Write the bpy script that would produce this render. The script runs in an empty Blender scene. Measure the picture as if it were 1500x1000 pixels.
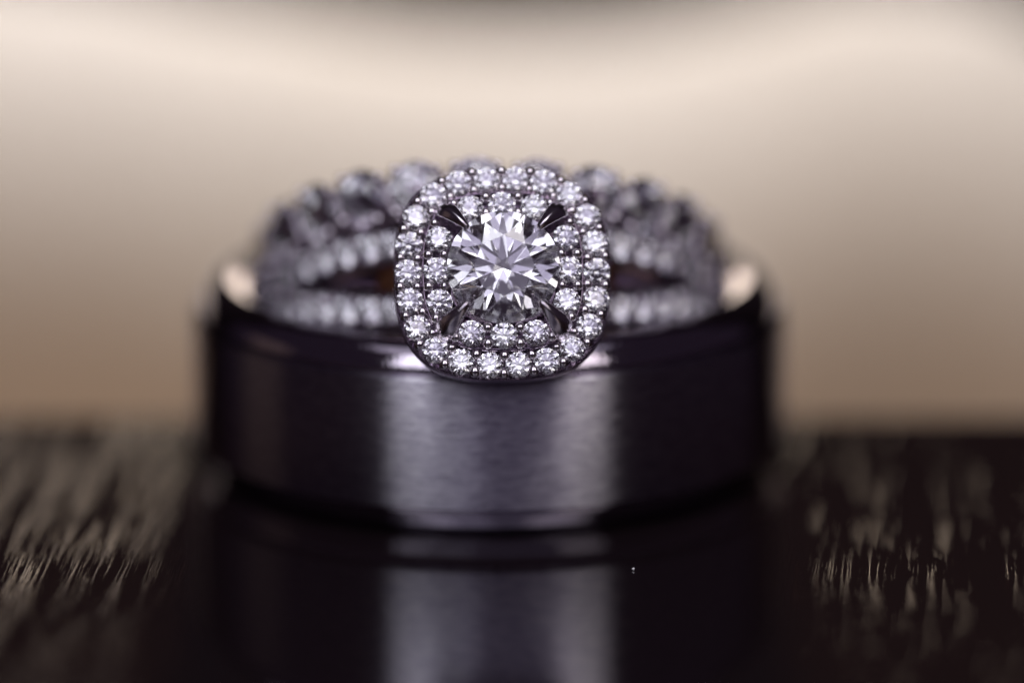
import bpy, bmesh, math, random
from mathutils import Vector, Matrix
random.seed(7)
SC = bpy.context.scene
S = 0.001                      # everything below is written in millimetres; the scene is in metres
R = math.radians
COL = bpy.data.collections.new("rings"); SC.collection.children.link(COL)

# ------------------------------------------------------------------ camera
FPX = 8200.0                   # focal length in pixels of the 1500 px wide photograph
ELEV = R(14.5); DIST = 200.0
fwd = Vector((0, math.cos(ELEV), -math.sin(ELEV))); up = Vector((0, math.sin(ELEV), math.cos(ELEV))); right = Vector((1, 0, 0))
CAM = -(right * (-33 / FPX * DIST) + up * (-170.9 / FPX * DIST) + fwd * DIST)
cd = bpy.data.cameras.new("camera"); cam = bpy.data.objects.new("camera", cd); COL.objects.link(cam)
cam.location = CAM * S; cam.rotation_euler = (R(90) - ELEV, 0, 0)
cd.sensor_width = 36; cd.lens = FPX * 36 / 1500; cd.clip_start = 0.01; cd.clip_end = 20
FOCUS_PT = Vector((0, -12.2, 6.0))
cd.dof.use_dof = True; cd.dof.focus_distance = (FOCUS_PT - CAM).dot(fwd) * S
APERTURE = 17.0                # entrance pupil, mm
cd.dof.aperture_fstop = cd.lens / APERTURE
cd.dof.aperture_blades = 0
SC.camera = cam
def proj(p):                   # millimetres -> pixel of the 1500x1000 photograph (for checking)
    d = Vector(p) - CAM; z = d.dot(fwd)
    return 750 + FPX * d.dot(right) / z, 500 - FPX * d.dot(up) / z

# ------------------------------------------------------------------ world, lamps, exposure
w = bpy.data.worlds.new("World"); SC.world = w; w.use_nodes = True
w.node_tree.nodes["Background"].inputs[0].default_value = (0.56, 0.38, 0.62, 1)
w.node_tree.nodes["Background"].inputs[1].default_value = 0.035
def lamp(name, loc, target, sx, sy, radiance, color, spread=180):
    l = bpy.data.lights.new(name, 'AREA'); l.shape = 'RECTANGLE'; l.size = sx * S; l.size_y = sy * S
    l.energy = radiance * math.pi * (sx * S) * (sy * S) ; l.color = color; l.spread = R(spread)
    o = bpy.data.objects.new(name, l); COL.objects.link(o); o.location = Vector(loc) * S
    o.rotation_euler = (Vector(target) - Vector(loc)).to_track_quat('-Z', 'Y').to_euler()
    return o
def polar(az, el, d, c=(0, -8, 6)):     # az measured from the camera side, positive to the right
    return Vector(c) + Vector((math.sin(R(az)) * math.cos(R(el)), -math.cos(R(az)) * math.cos(R(el)), math.sin(R(el)))) * d
T0 = (0, -8, 6)
def window(name, a0, a1, e0, e1, d, radiance, color):      # a tall pane seen from the ring between two bearings
    a = (a0 + a1) / 2; e = (e0 + e1) / 2
    return lamp(name, polar(a, e, d), T0, 2 * d * math.tan(R((a1 - a0) / 2)), 2 * d * math.tan(R((e1 - e0) / 2)), radiance, color)
window("window_light_left", -40, -27, 20, 76, 260, 2.7, (0.93, 0.93, 1.0))
window("window_light_middle", -27, -8, 20, 76, 262, 1.4, (0.88, 0.87, 1.0))
window("window_light_right", 31, 49, 20, 76, 260, 2.4, (1.0, 0.94, 0.93))
window("window_light_dim", -8, 31, 22, 74, 280, 0.7, (0.80, 0.73, 1.0))
lamp("overhead_fill_light", polar(0, 74, 240), T0, 260, 160, 0.55, (0.90, 0.86, 1.0))  # added overhead fill to lift the diamonds' midtones, no real ceiling lamp
lamp("side_light_left", polar(-97, 6, 220), T0, 80, 90, 0.07, (1.0, 0.72, 0.55))
lamp("backdrop_light", (-6, 55, 58), (-6, 56, 0), 90, 16, 4.9, (0.77, 0.87, 1.12), 64)
lamp("back_light", (0, 72, 18.5), (0, 0, 6), 20, 16, 2.8, (1.0, 0.84, 0.66))  # added panel out of view, placed for bright reflections on the band's rim
lamp("low_warm_light", (-30, 6, -60), (0, 46, -10), 120, 30, 1.8, (1.0, 0.62, 0.32))  # added warm fill hidden below the table, warms the cloth's lower part
SC.view_settings.view_transform = 'Standard'; SC.view_settings.look = 'None'
SC.view_settings.exposure = 0; SC.view_settings.gamma = 1
SC.render.engine = 'CYCLES'
cy = SC.cycles; cy.max_bounces = 24; cy.glossy_bounces = 12; cy.transmission_bounces = 24; cy.diffuse_bounces = 3
cy.sample_clamp_indirect = 6; cy.use_denoising = True; cy.denoiser = 'OPENIMAGEDENOISE'
cy.caustics_reflective = True; cy.caustics_refractive = True; cy.blur_glossy = 0.3
SC.unit_settings.system = 'METRIC'

# ------------------------------------------------------------------ materials
def mat(name):
    m = bpy.data.materials.new(name); m.use_nodes = True
    nt = m.node_tree; return m, nt, nt.nodes["Principled BSDF"]
def N(nt, t, **kw):
    n = nt.nodes.new(t)
    for k, v in kw.items(): setattr(n, k, v)
    return n
def math_node(nt, op, a, b=None, clamp=False):
    n = N(nt, 'ShaderNodeMath', operation=op, use_clamp=clamp)
    for i, v in enumerate((a, b)):
        if v is None: continue
        if isinstance(v, (int, float)): n.inputs[i].default_value = v
        else: nt.links.new(v, n.inputs[i])
    return n.outputs[0]
def ramp(nt, fac, stops):
    r = N(nt, 'ShaderNodeValToRGB'); nt.links.new(fac, r.inputs[0])
    while len(r.color_ramp.elements) < len(stops): r.color_ramp.elements.new(0.5)
    for e, (p, c) in zip(r.color_ramp.elements, stops):
        e.position = p; e.color = (c, c, c, 1) if isinstance(c, (int, float)) else (*c, 1)
    return r.outputs[0]
def mm_coords(nt):             # object coordinates in millimetres
    tc = N(nt, 'ShaderNodeTexCoord'); v = N(nt, 'ShaderNodeVectorMath', operation='SCALE'); v.inputs[3].default_value = 1 / S
    nt.links.new(tc.outputs['Object'], v.inputs[0]); return v.outputs[0]
def noise(nt, vec, scale, detail=3, rough=0.5):
    n = N(nt, 'ShaderNodeTexNoise'); nt.links.new(vec, n.inputs['Vector'])
    n.inputs['Scale'].default_value = scale; n.inputs['Detail'].default_value = detail; n.inputs['Roughness'].default_value = rough
    return n.outputs[0]
def combine(nt, x, y, z):
    c = N(nt, 'ShaderNodeCombineXYZ')
    for i, v in enumerate((x, y, z)):
        if isinstance(v, (int, float)): c.inputs[i].default_value = v
        else: nt.links.new(v, c.inputs[i])
    return c.outputs[0]
def bump(nt, b, h, dist, strength=1.0):
    n = N(nt, 'ShaderNodeBump'); n.inputs['Strength'].default_value = strength; n.inputs['Distance'].default_value = dist * S
    nt.links.new(h, n.inputs['Height']); nt.links.new(n.outputs[0], b.inputs['Normal'])

def make_polished(name, color, rough, wear=0.03):
    m, nt, b = mat(name); v = mm_coords(nt)
    b.inputs['Base Color'].default_value = (*color, 1); b.inputs['Metallic'].default_value = 1
    n = noise(nt, v, 3.0, 5, 0.6)
    r = math_node(nt, 'MULTIPLY_ADD', n, wear * 2); r.node.inputs[2].default_value = rough - wear
    nt.links.new(r, b.inputs['Roughness'])
    bump(nt, b, noise(nt, v, 6.0, 3), 0.006, 0.6)
    return m
M_POL = make_polished("polished_tungsten", (0.50, 0.45, 0.53), 0.08, 0.025)
M_GOLD = make_polished("white_gold_shaded", (0.36, 0.285, 0.37), 0.13, 0.05)  # same metal as the beads, color darkened for the shade between stones
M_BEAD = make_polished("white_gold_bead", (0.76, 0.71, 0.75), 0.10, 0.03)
M_CLAW = make_polished("claw_gold", (0.66, 0.60, 0.66), 0.2, 0.05)
M_TAN_REFL = make_polished("tan_reflection_gold", (0.80, 0.42, 0.20), 0.22, 0.05)  # orange of the tan background's reflections put into the metal color

M_BRUSH, nt, b = mat("brushed_tungsten")
v = mm_coords(nt); sp = N(nt, 'ShaderNodeSeparateXYZ'); nt.links.new(v, sp.inputs[0])
th = math_node(nt, 'ARCTAN2', sp.outputs[0], sp.outputs[1]); arc = math_node(nt, 'MULTIPLY', th, 10.5)
vs = combine(nt, math_node(nt, 'MULTIPLY', arc, 0.9), math_node(nt, 'MULTIPLY', sp.outputs[2], 9.0), 0)
vf = combine(nt, math_node(nt, 'MULTIPLY', arc, 3.0), math_node(nt, 'MULTIPLY', sp.outputs[2], 30.0), 3)
vm = combine(nt, math_node(nt, 'MULTIPLY', arc, 1.5), math_node(nt, 'MULTIPLY', sp.outputs[2], 4.0), 7)
streak = noise(nt, vs, 1.0, 5, 0.65); fine = noise(nt, vf, 1.0, 3, 0.6); mott = noise(nt, vm, 1.3, 5, 0.62)
out = nt.nodes["Material Output"]; nt.nodes.remove(b)
b = N(nt, 'ShaderNodeBsdfAnisotropic', distribution='GGX'); nt.links.new(b.outputs[0], out.inputs['Surface'])
mix = math_node(nt, 'MULTIPLY_ADD', streak, 0.45); nt.links.new(math_node(nt, 'MULTIPLY', mott, 0.55), mix.node.inputs[2])
rc = N(nt, 'ShaderNodeValToRGB'); nt.links.new(mix, rc.inputs[0])
rc.color_ramp.elements[0].position = 0.38; rc.color_ramp.elements[0].color = (0.36, 0.33, 0.41, 1)
rc.color_ramp.elements[1].position = 0.62; rc.color_ramp.elements[1].color = (0.62, 0.60, 0.65, 1)
nt.links.new(rc.outputs[0], b.inputs['Color'])
nt.links.new(ramp(nt, streak, [(0.3, 0.26), (0.7, 0.34)]), b.inputs['Roughness'])
b.inputs['Anisotropy'].default_value = 0.75; b.inputs['Rotation'].default_value = 0.0
tg = N(nt, 'ShaderNodeTangent', direction_type='RADIAL', axis='Z'); nt.links.new(tg.outputs[0], b.inputs['Tangent'])
hs = math_node(nt, 'MULTIPLY_ADD', fine, 0.4); nt.links.new(mott, hs.node.inputs[2])
bump(nt, b, hs, 0.004, 0.3)

M_DIA, nt, b = mat("diamond")
b.inputs['Base Color'].default_value = (0.95, 0.95, 0.97, 1); b.inputs['Roughness'].default_value = 0.0
b.inputs['IOR'].default_value = 2.42; b.inputs['Transmission Weight'].default_value = 1.0
b.inputs['Metallic'].default_value = 0

M_TABLE, nt, b = mat("lacquered_dark_wood")
v = mm_coords(nt); sp = N(nt, 'ShaderNodeSeparateXYZ'); nt.links.new(v, sp.inputs[0])
X, Y = sp.outputs[0], sp.outputs[1]
# the grain runs slightly to the right of the line of sight
lean = math_node(nt, 'MULTIPLY', Y, 0.06)
Xs = math_node(nt, 'SUBTRACT', X, lean)
wob = noise(nt, combine(nt, math_node(nt, 'MULTIPLY', X, 0.3), math_node(nt, 'MULTIPLY', Y, 0.12), 0), 1.0, 2)
Xw = math_node(nt, 'MULTIPLY_ADD', wob, 0.35); nt.links.new(Xs, Xw.node.inputs[2])
g1 = noise(nt, combine(nt, math_node(nt, 'MULTIPLY', Xw, 11.0), math_node(nt, 'MULTIPLY', Y, 0.16), 0), 1.0, 4, 0.6)
g2 = noise(nt, combine(nt, math_node(nt, 'MULTIPLY', Xw, 1.7), math_node(nt, 'MULTIPLY', Y, 0.09), 5), 1.0, 3, 0.6)
g3 = noise(nt, combine(nt, math_node(nt, 'MULTIPLY', Xw, 14), math_node(nt, 'MULTIPLY', Y, 0.25), 9), 1.0, 3, 0.6)
b.inputs['IOR'].default_value = 1.6
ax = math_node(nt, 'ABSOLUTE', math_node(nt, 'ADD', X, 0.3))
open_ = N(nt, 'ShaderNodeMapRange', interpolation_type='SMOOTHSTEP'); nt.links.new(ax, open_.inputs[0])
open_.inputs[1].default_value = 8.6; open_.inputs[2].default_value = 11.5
pos = math_node(nt, 'MULTIPLY_ADD', X, 0.03); pos.node.inputs[2].default_value = 0.5
more = ramp(nt, pos, [(0.0, 0.10), (0.35, 0.06), (0.6, 0.03), (1.0, 0.03)])           # the pores are more open on the left
patch = N(nt, 'ShaderNodeMapRange', interpolation_type='SMOOTHSTEP'); nt.links.new(math_node(nt, 'ADD', g2, more), patch.inputs[0])
patch.inputs[1].default_value = 0.42; patch.inputs[2].default_value = 0.72
ridge = N(nt, 'ShaderNodeMapRange', interpolation_type='SMOOTHSTEP'); nt.links.new(math_node(nt, 'ADD', g1, math_node(nt, 'MULTIPLY', more, 0.5)), ridge.inputs[0])
ridge.inputs[1].default_value = 0.54; ridge.inputs[2].default_value = 0.76
st = math_node(nt, 'MULTIPLY', math_node(nt, 'MULTIPLY', ridge.outputs[0], patch.outputs[0]), open_.outputs[0])
st = math_node(nt, 'MULTIPLY', st, ramp(nt, pos, [(0.0, 0.68), (0.4, 0.6), (0.6, 0.42), (1.0, 0.42)]))
rr = math_node(nt, 'MULTIPLY_ADD', st, 0.08); rr.node.inputs[2].default_value = 0.03
nt.links.new(rr, b.inputs['Roughness'])
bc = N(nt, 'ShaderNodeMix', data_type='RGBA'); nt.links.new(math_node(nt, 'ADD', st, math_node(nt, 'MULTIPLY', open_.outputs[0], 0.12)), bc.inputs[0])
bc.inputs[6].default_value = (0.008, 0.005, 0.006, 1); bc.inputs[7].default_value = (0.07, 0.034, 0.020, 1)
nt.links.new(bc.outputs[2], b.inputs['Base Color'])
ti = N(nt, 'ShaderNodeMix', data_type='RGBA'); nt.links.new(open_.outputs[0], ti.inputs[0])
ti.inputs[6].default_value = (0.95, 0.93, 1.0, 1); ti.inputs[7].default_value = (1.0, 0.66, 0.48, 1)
nt.links.new(ti.outputs[2], b.inputs['Specular Tint'])  # warm tint paints the cloth's tan reflection into the grain
hh = math_node(nt, 'MULTIPLY_ADD', math_node(nt, 'MULTIPLY', g3, patch.outputs[0]), 0.12); nt.links.new(st, hh.node.inputs[2])
bump(nt, b, math_node(nt, 'MULTIPLY', hh, open_.outputs[0]), 0.028, 1.0)

M_CLOTH, nt, b = mat("cream_cloth")
v = mm_coords(nt)
b.inputs['Roughness'].default_value = 0.85
rc = N(nt, 'ShaderNodeValToRGB'); nt.links.new(noise(nt, v, 0.05, 3), rc.inputs[0])
rc.color_ramp.elements[0].color = (0.43, 0.335, 0.225, 1); rc.color_ramp.elements[1].color = (0.47, 0.375, 0.265, 1)
nt.links.new(rc.outputs[0], b.inputs['Base Color']); bump(nt, b, noise(nt, v, 4, 3), 0.05)
M_WALL, nt, b = mat("dark_brown_wall")
b.inputs['Base Color'].default_value = (0.03, 0.016, 0.018, 1); b.inputs['Roughness'].default_value = 0.8
bump(nt, b, noise(nt, mm_coords(nt), 0.2, 3), 0.5)
M_DUST, nt, b = mat("white_dust"); b.inputs['Base Color'].default_value = (0.8, 0.8, 0.8, 1); b.inputs['Roughness'].default_value = 0.7

# ------------------------------------------------------------------ object helpers
def obj(name, bm, m, parent=None, smooth=True, data=None, **props):
    if data is None:
        data = bpy.data.meshes.new(name); bm.normal_update(); bm.to_mesh(data); bm.free()
        if smooth:
            for p in data.polygons: p.use_smooth = True
        data.materials.append(m)
    o = bpy.data.objects.new(name, data); COL.objects.link(o)
    if parent: o.parent = parent
    for k, v_ in props.items(): o[k] = v_
    return o
def thing(name, label, cat, loc, rot=(0, 0, 0)):
    o = bpy.data.objects.new(name, None); COL.objects.link(o); o.location = loc; o.rotation_euler = rot
    o.empty_display_size = 3; o['label'] = label; o['category'] = cat
    return o
def grid_bm(rows, close_u=False, close_v=False):
    """rows: list of equal length lists of points"""
    bm = bmesh.new(); vs_ = [[bm.verts.new(p) for p in r] for r in rows]
    nu, nv = len(rows), len(rows[0])
    for i in range(nu if close_u else nu - 1):
        for j in range(nv if close_v else nv - 1):
            bm.faces.new((vs_[i][j], vs_[(i + 1) % nu][j], vs_[(i + 1) % nu][(j + 1) % nv], vs_[i][(j + 1) % nv]))
    if close_v and not close_u:
        bm.faces.new(list(reversed(vs_[0]))); bm.faces.new(vs_[-1])
    bmesh.ops.recalc_face_normals(bm, faces=bm.faces)
    return bm
def dense(prof, closed=True):
    """double the points close to each corner so smooth shading keeps crisp bends"""
    out = []; n = len(prof)
    for i, p in enumerate(prof):
        p = Vector(p)
        if not closed and i in (0, n - 1): out.append(tuple(p)); continue
        for q in (Vector(prof[i - 1]), Vector(prof[(i + 1) % n])):
            d = q - p; out.append(tuple(p + d * min(0.12, 0.02 / max(d.length, 1e-6))))
    return out
def revolve(prof, n=192, closed=True):
    prof = dense(prof, closed)
    return grid_bm([[(r * math.sin(2 * math.pi * i / n), -r * math.cos(2 * math.pi * i / n), z) for r, z in prof] for i in range(n)], True, closed)

def brilliant(nside, table=0.56, crown=34.0, pav=40.9, star=0.83, low=0.24, g=0.035):
    """round brilliant: a cylinder cut by 57 facet planes, girdle radius 1 at z=0"""
    bm = bmesh.new()
    bmesh.ops.create_cone(bm, cap_ends=True, segments=nside, radius1=1, radius2=1, depth=3)
    c, s = math.cos, math.sin; tc, tp = math.tan(R(crown)), math.tan(R(pav)); a = math.pi / 4; h2 = a / 2
    P = lambda r, t, z: Vector((r * c(t), r * s(t), z))
    planes = [(Vector((0, 0, (1 - table) * tc)), Vector((0, 0, 1)))]
    def add(p, q, r, sgn):
        n = (q - p).cross(r - p).normalized()
        if n.z * sgn < 0: n = -n
        planes.append((p, n))
    zm = (1 - star * c(h2)) * tc; zt = (1 - table) * tc; zl = -g - (1 - low * c(h2)) * tp; zc = -g - tp
    for k in range(8):
        t = k * a; G = P(1, t, 0); M0 = P(star, t - h2, zm); M1 = P(star, t + h2, zm)
        add(G, M0, M1, 1); add(P(table, t, zt), P(table, t + a, zt), M1, 1)
        add(M1, G, P(1, t + h2, 0), 1); add(M1, P(1, t + a, 0), P(1, t + h2, 0), 1)
        Gl = P(1, t, -g); L0 = P(low, t - h2, zl); L1 = P(low, t + h2, zl)
        add(Gl, L0, L1, -1)
        add(L1, Gl, P(1, t + h2, -g), -1); add(L1, P(1, t + a, -g), P(1, t + h2, -g), -1)
    for p, n in planes:
        geom = bm.verts[:] + bm.edges[:] + bm.faces[:]
        r = bmesh.ops.bisect_plane(bm, geom=geom, dist=1e-6, plane_co=p, plane_no=n, clear_outer=True)
        ed = [e for e in bm.edges if e.is_boundary]
        if ed:
            bmesh.ops.remove_doubles(bm, verts=list({v for e in ed for v in e.verts}), dist=1e-5)
            ed = [e for e in bm.edges if e.is_boundary]
            if len(ed) > 2: bmesh.ops.holes_fill(bm, edges=ed, sides=0)
    bmesh.ops.recalc_face_normals(bm, faces=bm.faces)
    return bm
def mesh_of(name, bm, m, smooth=False, scale=1.0):
    d = bpy.data.meshes.new(name); bmesh.ops.scale(bm, vec=(scale,) * 3, verts=bm.verts); bm.normal_update(); bm.to_mesh(d); bm.free()
    for p in d.polygons: p.use_smooth = smooth
    d.materials.append(m); return d

# ------------------------------------------------------------------ setting
def cushion_box(x0, x1, y0, y1, z0, z1, r=0.8, seg=4):
    bm = bmesh.new(); bmesh.ops.create_cube(bm, size=1)
    for v_ in bm.verts: v_.co = Vector(((x0 + x1) / 2 + v_.co.x * (x1 - x0), (y0 + y1) / 2 + v_.co.y * (y1 - y0), (z0 + z1) / 2 + v_.co.z * (z1 - z0)))
    bmesh.ops.bevel(bm, geom=bm.edges[:], offset=r, segments=seg, affect='EDGES', profile=0.5); return bm
BACK_EDGE = 6.0
obj("tabletop", cushion_box(-130, 130, -140, BACK_EDGE, -12, 0, 0.5, 3), M_TABLE, smooth=False, kind="structure")
def sheet():
    # a rolled cream cloth behind the board: upright face, then a soft roll away at the top
    xs = [-46 + i * 2 for i in range(47)]; rows = []
    ctrl = [(-150, 18), (-24, 17.4), (-17, 16.2), (-10, 14.4), (-4, 12.9), (0, 12.5), (5, 12.7), (9, 13.8), (14, 15.8), (19, 15.6), (25, 12), (31, 8), (150, 6)]
    def top(x):
        for (a, p), (b_, q) in zip(ctrl, ctrl[1:]):
            if a <= x <= b_:
                t = (x - a) / (b_ - a); t = t * t * (3 - 2 * t); return p + (q - p) * t
    for x in xs:
        H = 0.8 * (top(x * 0.88) - 12.5) + 3.95; f = 1.2 * math.sin(x * 0.11) + 0.6 * math.sin(x * 0.31 + 1)
        pr = [(55 + f, -60), (55 + f, -45), (54 + f, -28), (52 + f, H - 22), (51.5 + f, H - 15), (53.5 + f, H - 8.5), (58 + f, H - 3.5), (63 + f, H - 0.8), (68, H), (73, H - 1.5), (78, H - 6), (80, -20), (80, -60)]
        rows.append([(x, 46 + (y - 51) * 0.75, z) for y, z in pr])
    bm = grid_bm(rows, False, True); return bm
bd = obj("backdrop_cloth", sheet(), M_CLOTH, kind="structure")
sub = bd.modifiers.new("soft", 'SUBSURF'); sub.levels = sub.render_levels = 2
obj("wall", cushion_box(-500, 500, 300, 310, -150, 400, 1, 1), M_WALL, smooth=False, kind="structure")

# ------------------------------------------------------------------ the wide brushed band
band = thing("wedding_band", "wide dark grey brushed metal ring standing flat around the base of the diamond rings", "ring", (0, 0, 0))
H = 6.7
obj("brushed_surface", revolve([(10.05, 1.05), (10.42, 1.05), (10.5, 1.12), (10.5, 5.56), (10.4, 5.66), (10.05, 5.66)]), M_BRUSH, band)
def edge(flip):
    pts = [(9.6, 1.3), (9.6, 1.08), (10.1, 1.08), (9.93, 0.66), (9.80, 0.3), (9.68, 0.08), (9.5, 0.0), (9.2, 0.0), (8.8, 0.06), (8.5, 0.2), (8.34, 0.45), (8.3, 0.75), (8.3, 1.3)]
    if flip:      # the upper edge is a plain dome
        pts = [(9.6, 1.3), (9.6, 1.08), (10.22, 1.08), (10.2, 0.86), (10.12, 0.62), (9.98, 0.38), (9.78, 0.18), (9.5, 0.05), (9.2, 0.0), (8.9, 0.04), (8.62, 0.16), (8.42, 0.36), (8.32, 0.62), (8.3, 1.3)]
        pts = [(r, H - z) for r, z in pts]
    return revolve(pts)
obj("polished_edge", edge(False), M_POL, band); obj("polished_edge", edge(True), M_POL, band)
obj("inner_sleeve", revolve([(8.32, 1.2), (8.3, 1.6), (8.28, 3.4), (8.3, 5.2), (8.32, 5.6), (10.1, 5.6), (10.1, 1.2)]), M_POL, band)

# ------------------------------------------------------------------ engagement ring with a double halo
TILT = R(18.5); EC = Vector((0.05, 0.3, 5.98)); YAW = R(2.2)
eng = thing("engagement_ring", "white gold split shank engagement ring with round diamond in a double square halo", "ring", EC, (-TILT, 0, YAW))
RHO = 11.3; HTILT = R(6.5); KP = 43.2     # pixels per millimetre at the halo
STONE = mesh_of("diamond_cut", brilliant(24), M_DIA)
def stone(parent, loc, rot, r):
    o = obj("diamond", None, None, parent, data=STONE); o.location = loc; o.rotation_euler = rot; o.scale = (r, r, r); return o
def sweep(prof, cfun, th0, th1, n, closed_ring=False):
    """prof: (axial, radius); cfun(theta) -> axial offset; theta 0 at the front"""
    prof = dense(prof); rows = []
    for i in range(n if closed_ring else n + 1):
        t = th0 + (th1 - th0) * i / n
        rows.append([(r * math.sin(t), -r * math.cos(t), a + cfun(t)) for a, r in prof])
    return grid_bm(rows, closed_ring, True)
def smooth01(x): x = max(0, min(1, x)); return x * x * (3 - 2 * x)
def boff(t): return 1.14 - 0.58 * smooth01((abs(t) - R(24)) / R(48))
WID = 0.66; RO = 7.95
U = [(-WID, 6.7), (-WID, RO - 0.05), (-WID + 0.05, RO), (-WID + 0.1, RO - 0.04), (-WID + 0.12, 7.4), (WID - 0.12, 7.4), (WID - 0.1, RO - 0.04), (WID - 0.05, RO), (WID, RO - 0.05), (WID, 6.7), (0.3, 6.6), (-0.3, 6.6)]
for sgn in (1, -1):
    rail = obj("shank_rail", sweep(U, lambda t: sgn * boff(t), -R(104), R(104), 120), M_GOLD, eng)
    bb = bmesh.new(); k = 0; t = R(13)
    while t < R(100):
        for side in (1, -1):
            th = t * side; a = sgn * boff(t)
            stone(rail, (RO * 0.995 * math.sin(th), -RO * 0.995 * math.cos(th), a), Matrix.Rotation(R(90), 4, 'X').to_euler() if 0 else (R(90), 0, th), 0.49)
            tb = th + side * R(3.55)
            for q in (-0.36, 0.36):
                mtx = Matrix.Translation((8.0 * math.sin(tb), -8.0 * math.cos(tb), sgn * boff(tb) + q)) @ Matrix.Diagonal((1, 1, 1, 1))
                bmesh.ops.create_icosphere(bb, subdivisions=2, radius=0.12, matrix=mtx)
        t += R(7.1)
    obj("bead_row", bb, M_BEAD, rail, kind="stuff")
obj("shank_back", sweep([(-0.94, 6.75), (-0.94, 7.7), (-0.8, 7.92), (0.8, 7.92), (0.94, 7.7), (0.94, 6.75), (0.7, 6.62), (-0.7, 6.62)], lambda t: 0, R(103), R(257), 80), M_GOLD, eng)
obj("reflection_bridge", sweep([(-0.62, 6.9), (-0.62, 7.25), (-0.4, 7.35), (0.4, 7.35), (0.62, 7.25), (0.62, 6.9)], lambda t: 0, -R(34), R(34), 40), M_TAN_REFL, eng)  # added bridge carrying the painted orange reflection between the rails

def sup(t, a, n=2.8):
    c, s = math.cos(t), math.sin(t)
    return a * math.copysign(abs(c) ** (2 / n), c), a * math.copysign(abs(s) ** (2 / n), s)
def sup_path(a, n, count, phase=0.0):
    pts = [sup(2 * math.pi * i / 2000 - math.pi / 2, a, n) for i in range(2001)]
    L = [0]
    for p, q in zip(pts, pts[1:]): L.append(L[-1] + math.dist(p, q))
    out = []; j = 0
    for k in range(count):
        tgt = ((k + phase) / count % 1.0) * L[-1]
        j = min(range(len(L)), key=lambda i: abs(L[i] - tgt)); out.append(pts[j])
    return out
def frame(prof, n=2.8, seg=160):
    """prof: (half width in px, w in mm)"""
    prof = dense([(a / KP, w_) for a, w_ in prof])
    base = sup_path(1.0, n, seg)
    return grid_bm([[(x * a, y * a, w_) for a, w_ in prof] for x, y in base], True, True)
HALO_LOC = Vector((0.02, -RHO, -0.2)); HALO_ROT = (R(90) - HTILT, 0, 0)
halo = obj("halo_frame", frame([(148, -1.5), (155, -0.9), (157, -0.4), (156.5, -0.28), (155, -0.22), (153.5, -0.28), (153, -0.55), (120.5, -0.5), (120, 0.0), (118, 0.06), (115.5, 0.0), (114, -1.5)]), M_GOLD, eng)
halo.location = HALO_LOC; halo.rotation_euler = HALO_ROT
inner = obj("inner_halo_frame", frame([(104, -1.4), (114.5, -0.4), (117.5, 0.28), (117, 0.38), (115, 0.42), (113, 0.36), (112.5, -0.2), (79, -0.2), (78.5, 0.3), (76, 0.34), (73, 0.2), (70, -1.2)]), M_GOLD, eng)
inner.location = HALO_LOC; inner.rotation_euler = HALO_ROT
BEAD = None
bmb = bmesh.new(); bmesh.ops.create_icosphere(bmb, subdivisions=3, radius=1)
for v_ in bmb.verts:
    if v_.co.z < 0: v_.co.z *= 2.2
BEAD = mesh_of("bead_shape", bmb, M_BEAD, smooth=True)
def bead(parent, loc, r):
    o = obj("bead", None, None, parent, data=BEAD); o.location = loc; o.scale = (r, r, r); return o
def tiltrot(): return (R(random.uniform(-10, 10)), R(random.uniform(-10, 10)), R(random.uniform(0, 45)))
outer_pts = sup_path(136.5 / KP, 2.8, 22, 0.5)
for x, y in outer_pts: stone(halo, (x, y, 0.12), tiltrot(), random.uniform(0.445, 0.465))
for k in range(22):
    (x0, y0), (x1, y1) = outer_pts[k], outer_pts[(k + 1) % 22]
    m = Vector(((x0 + x1) / 2, (y0 + y1) / 2)); d = Vector((x1 - x0, y1 - y0)).normalized(); nrm = Vector((d.y, -d.x))
    for q, rr_ in ((0.29, 0.165), (-0.29, 0.16)):
        p = m + nrm * (q + random.uniform(-0.02, 0.02)) + d * random.uniform(-0.02, 0.02)
        bead(halo, (p.x, p.y, 0.20), 1.1 * rr_ * random.uniform(0.92, 1.08))
IP = 96 / KP; ST = 46.5 / KP
for sx_, sy_ in ((0, 1), (1, 0), (0, -1), (-1, 0)):
    tang = Vector((sy_, -sx_)); nrm = Vector((sx_, sy_))
    for k in (-1, 0, 1):
        p = nrm * (IP - (0.09 if k else 0)) + tang * ST * k
        stone(inner, (p.x, p.y, 0.46), tiltrot(), 0.455)
    for k in (-1.5, -0.5, 0.5, 1.5):
        for q in ((0.27, -0.27) if abs(k) < 1 else (0.16,)):
            p = nrm * (IP + q - (0.12 if abs(k) > 1 else 0)) + tang * ST * k
            bead(inner, (p.x, p.y, 0.52), 0.18 if abs(k) < 1 else 0.165)
CS = mesh_of("center_stone_cut", brilliant(96, table=0.54, crown=33.0, pav=40.7, low=0.22), M_DIA)
centre = obj("center_diamond", None, None, eng, data=CS, label="large round brilliant diamond in the middle of the halo")
HM = Matrix.Translation(HALO_LOC) @ Matrix.Rotation(HALO_ROT[0], 4, 'X')
centre.location = HM @ Vector((0, 0, 1.05)); centre.rotation_euler = (HALO_ROT[0] + R(6), 0, 0); centre.scale = (1.88,) * 3
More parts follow.
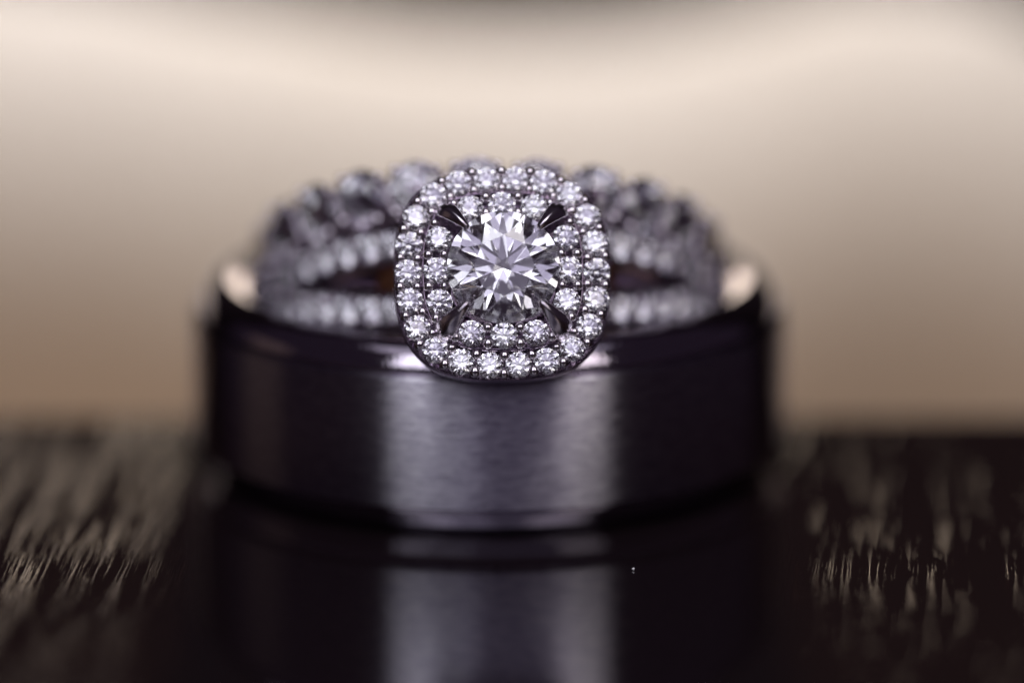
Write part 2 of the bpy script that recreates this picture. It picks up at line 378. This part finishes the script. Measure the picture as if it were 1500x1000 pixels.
# claws
def claw():
    # runs along +x (outward) ; (x, w, half width, half thickness)
    st = [(2.95, -0.9, 0.24, 0.18), (2.98, -0.1, 0.34, 0.2), (2.90, 0.55, 0.45, 0.20), (2.62, 1.02, 0.38, 0.18), (2.26, 1.27, 0.27, 0.17), (1.98, 1.38, 0.20, 0.16), (1.80, 1.40, 0.15, 0.13), (1.66, 1.37, 0.08, 0.07)]
    rows = []
    for i, (x, w_, hw, ht) in enumerate(st):
        a = Vector(st[max(i - 1, 0)][:2]); b_ = Vector(st[min(i + 1, len(st) - 1)][:2]); d = (b_ - a).normalized(); n = Vector((d.y, -d.x))
        if n.y < 0 or (abs(n.y) < 1e-6 and n.x < 0): n = -n
        if i < 3: n = Vector((abs(n.x), n.y))
        row = []
        for k in range(10):
            t = 2 * math.pi * k / 10
            e = ht * math.cos(t) * (1.35 if abs(math.cos(t)) > 0.95 and math.cos(t) > 0 else 0.85)
            row.append((x + n.x * e, hw * math.sin(t), w_ + n.y * e))
        rows.append(row)
    return grid_bm(rows, False, True)
CL = mesh_of("claw_shape", claw(), M_CLAW, smooth=True)
for k in range(4):
    o = obj("prong", None, None, eng, data=CL)
    m = HM @ Matrix.Rotation(R(45 + 90 * k + (1.5, -2, 1, -1)[k]), 4, 'Z') @ Matrix.Diagonal((1, (0.92, 0.86, 0.95, 1.0)[k], (1.0, 1.02, 0.98, 1.01)[k], 1)); o.matrix_local = m
    s_ = o.modifiers.new("round", 'SUBSURF'); s_.levels = s_.render_levels = 2
# basket under the halo: four struts and a base ring
for k in range(4):
    bm = bmesh.new(); t = R(45 + 90 * k)
    p0 = HM @ Vector((2.2 * math.cos(t), 2.2 * math.sin(t), -1.1)); p1 = Vector((1.5 * math.copysign(1, math.cos(t)), -7.3, 1.0 * math.copysign(1, math.sin(t))))
    d = (p0 - p1); mt = Matrix.Translation((p0 + p1) / 2) @ d.to_track_quat('Z', 'Y').to_matrix().to_4x4()
    bmesh.ops.create_cone(bm, cap_ends=True, segments=16, radius1=0.38, radius2=0.3, depth=d.length + 0.3, matrix=mt)
    obj("basket_strut", bm, M_GOLD, eng)
bp = obj("base_plate", frame([(10, -1.35), (112, -1.35), (116, -1.2), (112, -1.05), (10, -1.05)]), M_BEAD, eng); bp.location = HALO_LOC; bp.rotation_euler = HALO_ROT  # bright metal added as a reflector to lighten the center stone's rim

# ------------------------------------------------------------------ contoured diamond band
def aoff(t):
    c = math.cos(t); return 0.95 + 2.0 * max(c, -0.15)
db = thing("diamond_band", "contoured diamond band of large round stones arching over the engagement ring behind its halo", "ring", EC + Vector((-0.05, 0.25, 0.0)), (-TILT, 0, 0))
def low(t): return boff(t) + WID + 0.03 - aoff(t) if abs(t) < math.pi / 2 else -0.6
rows = []
for i in range(240):
    t = 2 * math.pi * i / 240; t = t - 2 * math.pi if t > math.pi else t; lo = min(low(t), -0.5)
    pr = [(lo, 6.75), (lo, 7.25), (lo + 0.08, 7.4), (lo + 0.2, 7.45), (0.45, 7.45), (0.58, 7.4), (0.62, 7.3), (0.6, 6.65)]
    rows.append([(r * math.sin(t), -r * math.cos(t), a + aoff(t)) for a, r in pr])
obj("shank", grid_bm(rows, True, True), M_GOLD, db)
cup_bm = grid_bm([[(r * math.cos(t), r * math.sin(t), z) for r, z in dense([(0.80, -0.75), (1.02, -0.2), (1.08, 0.02), (1.06, 0.12), (1.0, 0.10), (0.97, -0.05), (0.62, -0.6)])] for t in [2 * math.pi * i / 32 for i in range(32)]], True, True)
CUP = mesh_of("cup_shape", cup_bm, M_CLAW, smooth=True)
for k in range(-8, 9):
    th = R(-3 + 15 * k); a = aoff(th); rr_ = 7.95
    c_ = obj("stone_cup", None, None, db, data=CUP)
    # local z points outward, then leaned along the contour
    slope = (aoff(th + 0.01) - aoff(th - 0.01)) / 0.02 / 8
    M = Matrix.Translation((rr_ * math.sin(th), -rr_ * math.cos(th), a)) @ Matrix.Rotation(th, 4, 'Z') @ Matrix.Rotation(R(90), 4, 'X')
    c_.matrix_local = M
    s_ = stone(c_, (0, 0, 0.08), (0, 0, R(random.uniform(0, 45))), 0.97)
    for q in range(4):
        t = R(45 + 90 * q); bead(c_, (1.02 * math.cos(t), 1.02 * math.sin(t), 0.17), 0.2)

# ------------------------------------------------------------------ a speck of dust on the lacquer
bm = bmesh.new(); bmesh.ops.create_icosphere(bm, subdivisions=2, radius=0.042)
for v_ in bm.verts: v_.co *= random.uniform(0.7, 1.3)
d = obj("dust_speck", bm, M_DUST, label="tiny white speck of dust on the black lacquer right of the ring's reflection", category="dust speck")
d.location = (4.85, -13.8, 0.05)

# ------------------------------------------------------------------ millimetres -> metres
for me in bpy.data.meshes: me.transform(Matrix.Diagonal((S, S, S, 1)))
for o in COL.objects:
    if o.type in ('MESH', 'EMPTY'): o.location = o.location * S
